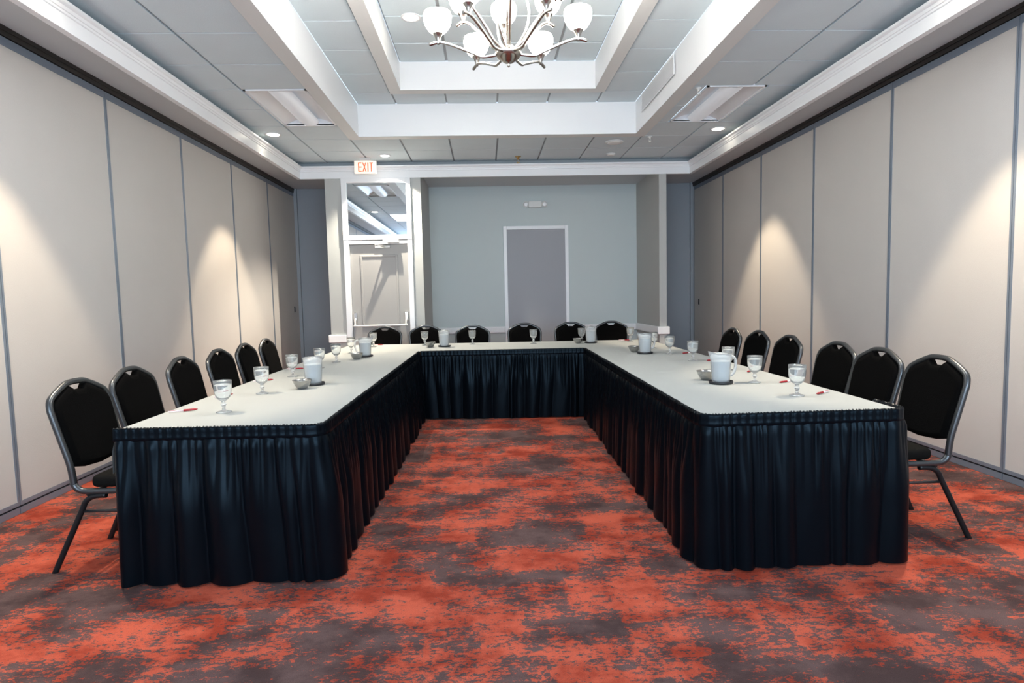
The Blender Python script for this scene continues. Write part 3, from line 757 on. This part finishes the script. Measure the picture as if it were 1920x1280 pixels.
# ------------------------------------------------------------------ tableware
ZTT = ZT+.0015
def goblet_mesh():
    n = 30
    def wob(a, z): return 1+(.022*abs(math.cos(5*a))-.012 if .078 < z < .128 else 0)
    out = [(.0015, 0), (.038, 0), (.041, .002), (.040, .004), (.022, .009), (.010, .014), (.0075, .022), (.0085, .030), (.0125, .037), (.0150, .044), (.0120, .051), (.0080, .055), (.0105, .060), (.0130, .064), (.026, .072), (.036, .084), (.0425, .102), (.0455, .125), (.0465, .150), (.0475, .175)]
    inn = [(.0460, .1755), (.0445, .150), (.0430, .125), (.0395, .104), (.032, .088), (.020, .078), (.0015, .074)]
    b = MB().lathe(out+inn, n, wob=wob); me = b.mesh('goblet'); me.materials.append(MATS['glass']); return me
GM = goblet_mesh()
GOB = [(-1.447, 3.357, 'cut glass water goblet nearest the camera on the left table'),
       (-1.471, 4.001, 'second cut glass goblet from the camera on the left table'),
       (-1.543, 4.861, 'third cut glass goblet on the left table, just left of the near pitcher'),
       (-1.478, 5.420, 'fourth cut glass goblet on the left table, behind the near pitcher'),
       (-1.447, 5.892, 'fifth cut glass goblet on the left table, between the two pitchers'),
       (-1.511, 6.845, 'glass goblet left of the far left pitcher at the table corner'),
       (-1.415, 7.678, 'glass goblet in front of the leftmost head table chair'),
       (-.774, 7.700, 'glass goblet behind the bowl on the left half of the head table'),
       (-.171, 7.660, 'glass goblet standing alone in front of the third head table chair'),
       (.592, 7.508, 'glass goblet standing alone in front of the plain grey door'),
       (1.205, 7.56, 'glass goblet between bowl and pitcher on the head table'),
       (1.801, 7.47, 'glass goblet right of the rightmost head table chair'),
       (1.803, 6.43, 'glass goblet right behind the far pitcher on the right table'),
       (1.780, 5.79, 'glass goblet just right of the far pitcher on the right table'),
       (1.790, 5.16, 'glass goblet between the two pitchers on the right table'),
       (1.834, 4.50, 'glass goblet rising behind the near pitcher on the right table'),
       (1.746, 3.851, 'second cut glass goblet from the camera on the right table'),
       (1.751, 3.324, 'cut glass water goblet nearest the camera on the right table')]
for x, y, lb in GOB:
    o = link('water_goblet', GM, None, (x, y, ZTT)); o.rotation_euler.z = random.random(); tag(o, lb, 'goblet', 'water goblets on the tables')
def make_pitcher():
    t = thing('water_pitcher', 'x', 'pitcher', (0, 0, 0), 0, 'water pitchers on the tables'); n = 48
    def wob(a, z):
        k = 1+.018*math.cos(24*a)*(1 if z < .15 else .35)
        if z > .135:   # spout towards -x
            d = abs((a-PI+PI) % (2*PI)-PI) if False else abs(a-PI)
            if d < .6: k += .28*((z-.135)/.055)*(math.cos(d/.6*PI/2)**2)
        return k
    out = [(.0015, .0), (.050, .0), (.054, .004), (.056, .02), (.060, .08), (.064, .14), (.066, .165), (.069, .190)]
    inn = [(.0655, .1895), (.0625, .165), (.0605, .14), (.0565, .08), (.0525, .02), (.049, .008), (.0015, .007)]
    b = MB().lathe(out+inn, n, wob=wob)
    for i, v in enumerate(b.v):      # lifted lip of the spout
        x, y, z = v
        if z > .18 and x < -.055: b.v[i] = (x, y, z+.016*min(1, (-.055-x)/.03))
    b.build('pitcher_body', 'pitcher_plastic', t)
    MB().tube(smooth_path([(.060, 0, .158), (.082, 0, .166), (.101, 0, .150), (.106, 0, .11), (.098, 0, .07), (.078, 0, .045), (.057, 0, .046)], 5), .009, 10).build('handle', 'pitcher_plastic', t)
    b = MB(); b.cap = True; b.lathe([(.0475, .009), (.051, .02), (.0550, .08), (.0585, .135), (.058, .140)], 48, wob=lambda a, z: 1+.02*math.cos(24*a)); b.build('iced_water', 'ice_water', t)
    return t
pit0 = make_pitcher(); fp = [True]
def pitcher(x, y, rz, label, lc):
    o = pit0 if fp[0] else copy_tree(pit0); fp[0] = False
    o.location = (x, y, ZTT+.0075); o.rotation_euler = (0, 0, rz); o['label'] = label
    b = MB(); b.cap = True; b.lathe([(.0015, 0), (.068, 0), (.078, .004), (.080, .018), (.077, .018), (.072, .007), (.0015, .006)], 10)
    c = b.build('pitcher_coaster', 'black_plastic', None, (x, y, ZTT)); tag(c, lc, 'coaster', 'black coasters under the pitchers')
for x, y, rz, lb in [(-1.235, 4.345, 2.2, 'the near pitcher on the left table'), (-1.262, 6.37, PI, 'the far pitcher on the left table'),
                     (-.509, 7.39, 1.6, 'the left pitcher on the head table'), (1.285, 7.36, 1.5, 'the right pitcher on the head table'),
                     (1.567, 5.895, .25, 'the far pitcher on the right table'), (1.522, 3.855, .15, 'the near pitcher on the right table')]:
    pitcher(x, y, rz, 'ribbed clear pitcher of iced water, '+lb, 'round black coaster under '+lb)
bp_ = [(.0015, 0), (.026, 0), (.030, .002), (.044, .018), (.055, .038), (.061, .056), (.064, .060), (.0655, .061), (.064, .0625), (.0595, .058), (.0535, .040), (.042, .020), (.028, .0045), (.0015, .0035)]
bm_ = MB().lathe(bp_, 32).mesh('steel_bowl'); bm_.materials.append(MATS['steel'])
for x, y, lb in [(-1.262, 4.168, 'in front of the near pitcher on the left table'), (-1.300, 6.12, 'in front of the far pitcher on the left table'),
                 (-.675, 7.36, 'left of the left pitcher on the head table'), (1.129, 7.366, 'left of the right pitcher on the head table'),
                 (1.505, 6.08, 'peeking out behind the far pitcher on the right table'), (1.490, 4.03, 'peeking out behind the near pitcher on the right table')]:
    tag(link('steel_bowl', bm_, None, (x, y, ZTT)), 'small steel bowl '+lb, 'bowl', 'small steel bowls on the tables')
# pens: white barrel, red grip
pen_body = MB().tube([(-.072, 0, 0), (-.070, 0, 0), (.01, 0, 0)], [.0035, .0045, .0048], 8).mesh('barrel'); pen_body.materials.append(MATS['pen_white'])
pen_red = MB().tube([(.0, 0, 0), (.055, 0, 0), (.064, 0, 0), (.072, 0, 0)], [.0062, .0062, .004, .0012], 8).mesh('grip'); pen_red.materials.append(MATS['red_pen'])
pen_clip = MB().box(-.068, -.03, -.0012, .0012, .0045, .0065).mesh('clip'); pen_clip.materials.append(MATS['red_pen'])
for xa, ya, xb, yb, lb in [(-1.758, 3.378, -1.628, 3.45, 'on the left table beside the nearest goblet'), (-1.745, 3.80, -1.627, 4.052, 'on the left table beside the second goblet'),
                           (-1.75, 4.60, -1.632, 4.666, 'on the left table in front of the third goblet'), (-1.74, 5.36, -1.61, 5.38, 'on the left table level with the fourth goblet'), (-1.74, 5.98, -1.61, 5.95, 'on the left table level with the fifth goblet'),
                           (1.988, 3.407, 1.862, 3.324, 'on the right table beside the nearest goblet'), (2.0, 3.84, 1.885, 3.79, 'on the right table beside the second goblet'),
                           (2.01, 4.42, 1.90, 4.32, 'on the right table behind the near pitcher'), (2.02, 5.15, 1.91, 5.12, 'on the right table between the two pitchers'), (2.02, 5.83, 1.91, 5.78, 'on the right table beside the far pitcher'),
                           (-1.44, 7.93, -1.36, 7.90, 'on the head table before the leftmost chair'), (1.72, 7.62, 1.80, 7.60, 'on the head table before the rightmost chair')]:
    t = thing('pen', 'red and white ballpoint pen '+lb, 'pen', ((xa+xb)/2, (ya+yb)/2, ZTT+.0065), math.atan2(yb-ya, xb-xa), 'pens laid out on the tables')
    link('barrel', pen_body, t); link('grip', pen_red, t); link('clip', pen_clip, t)
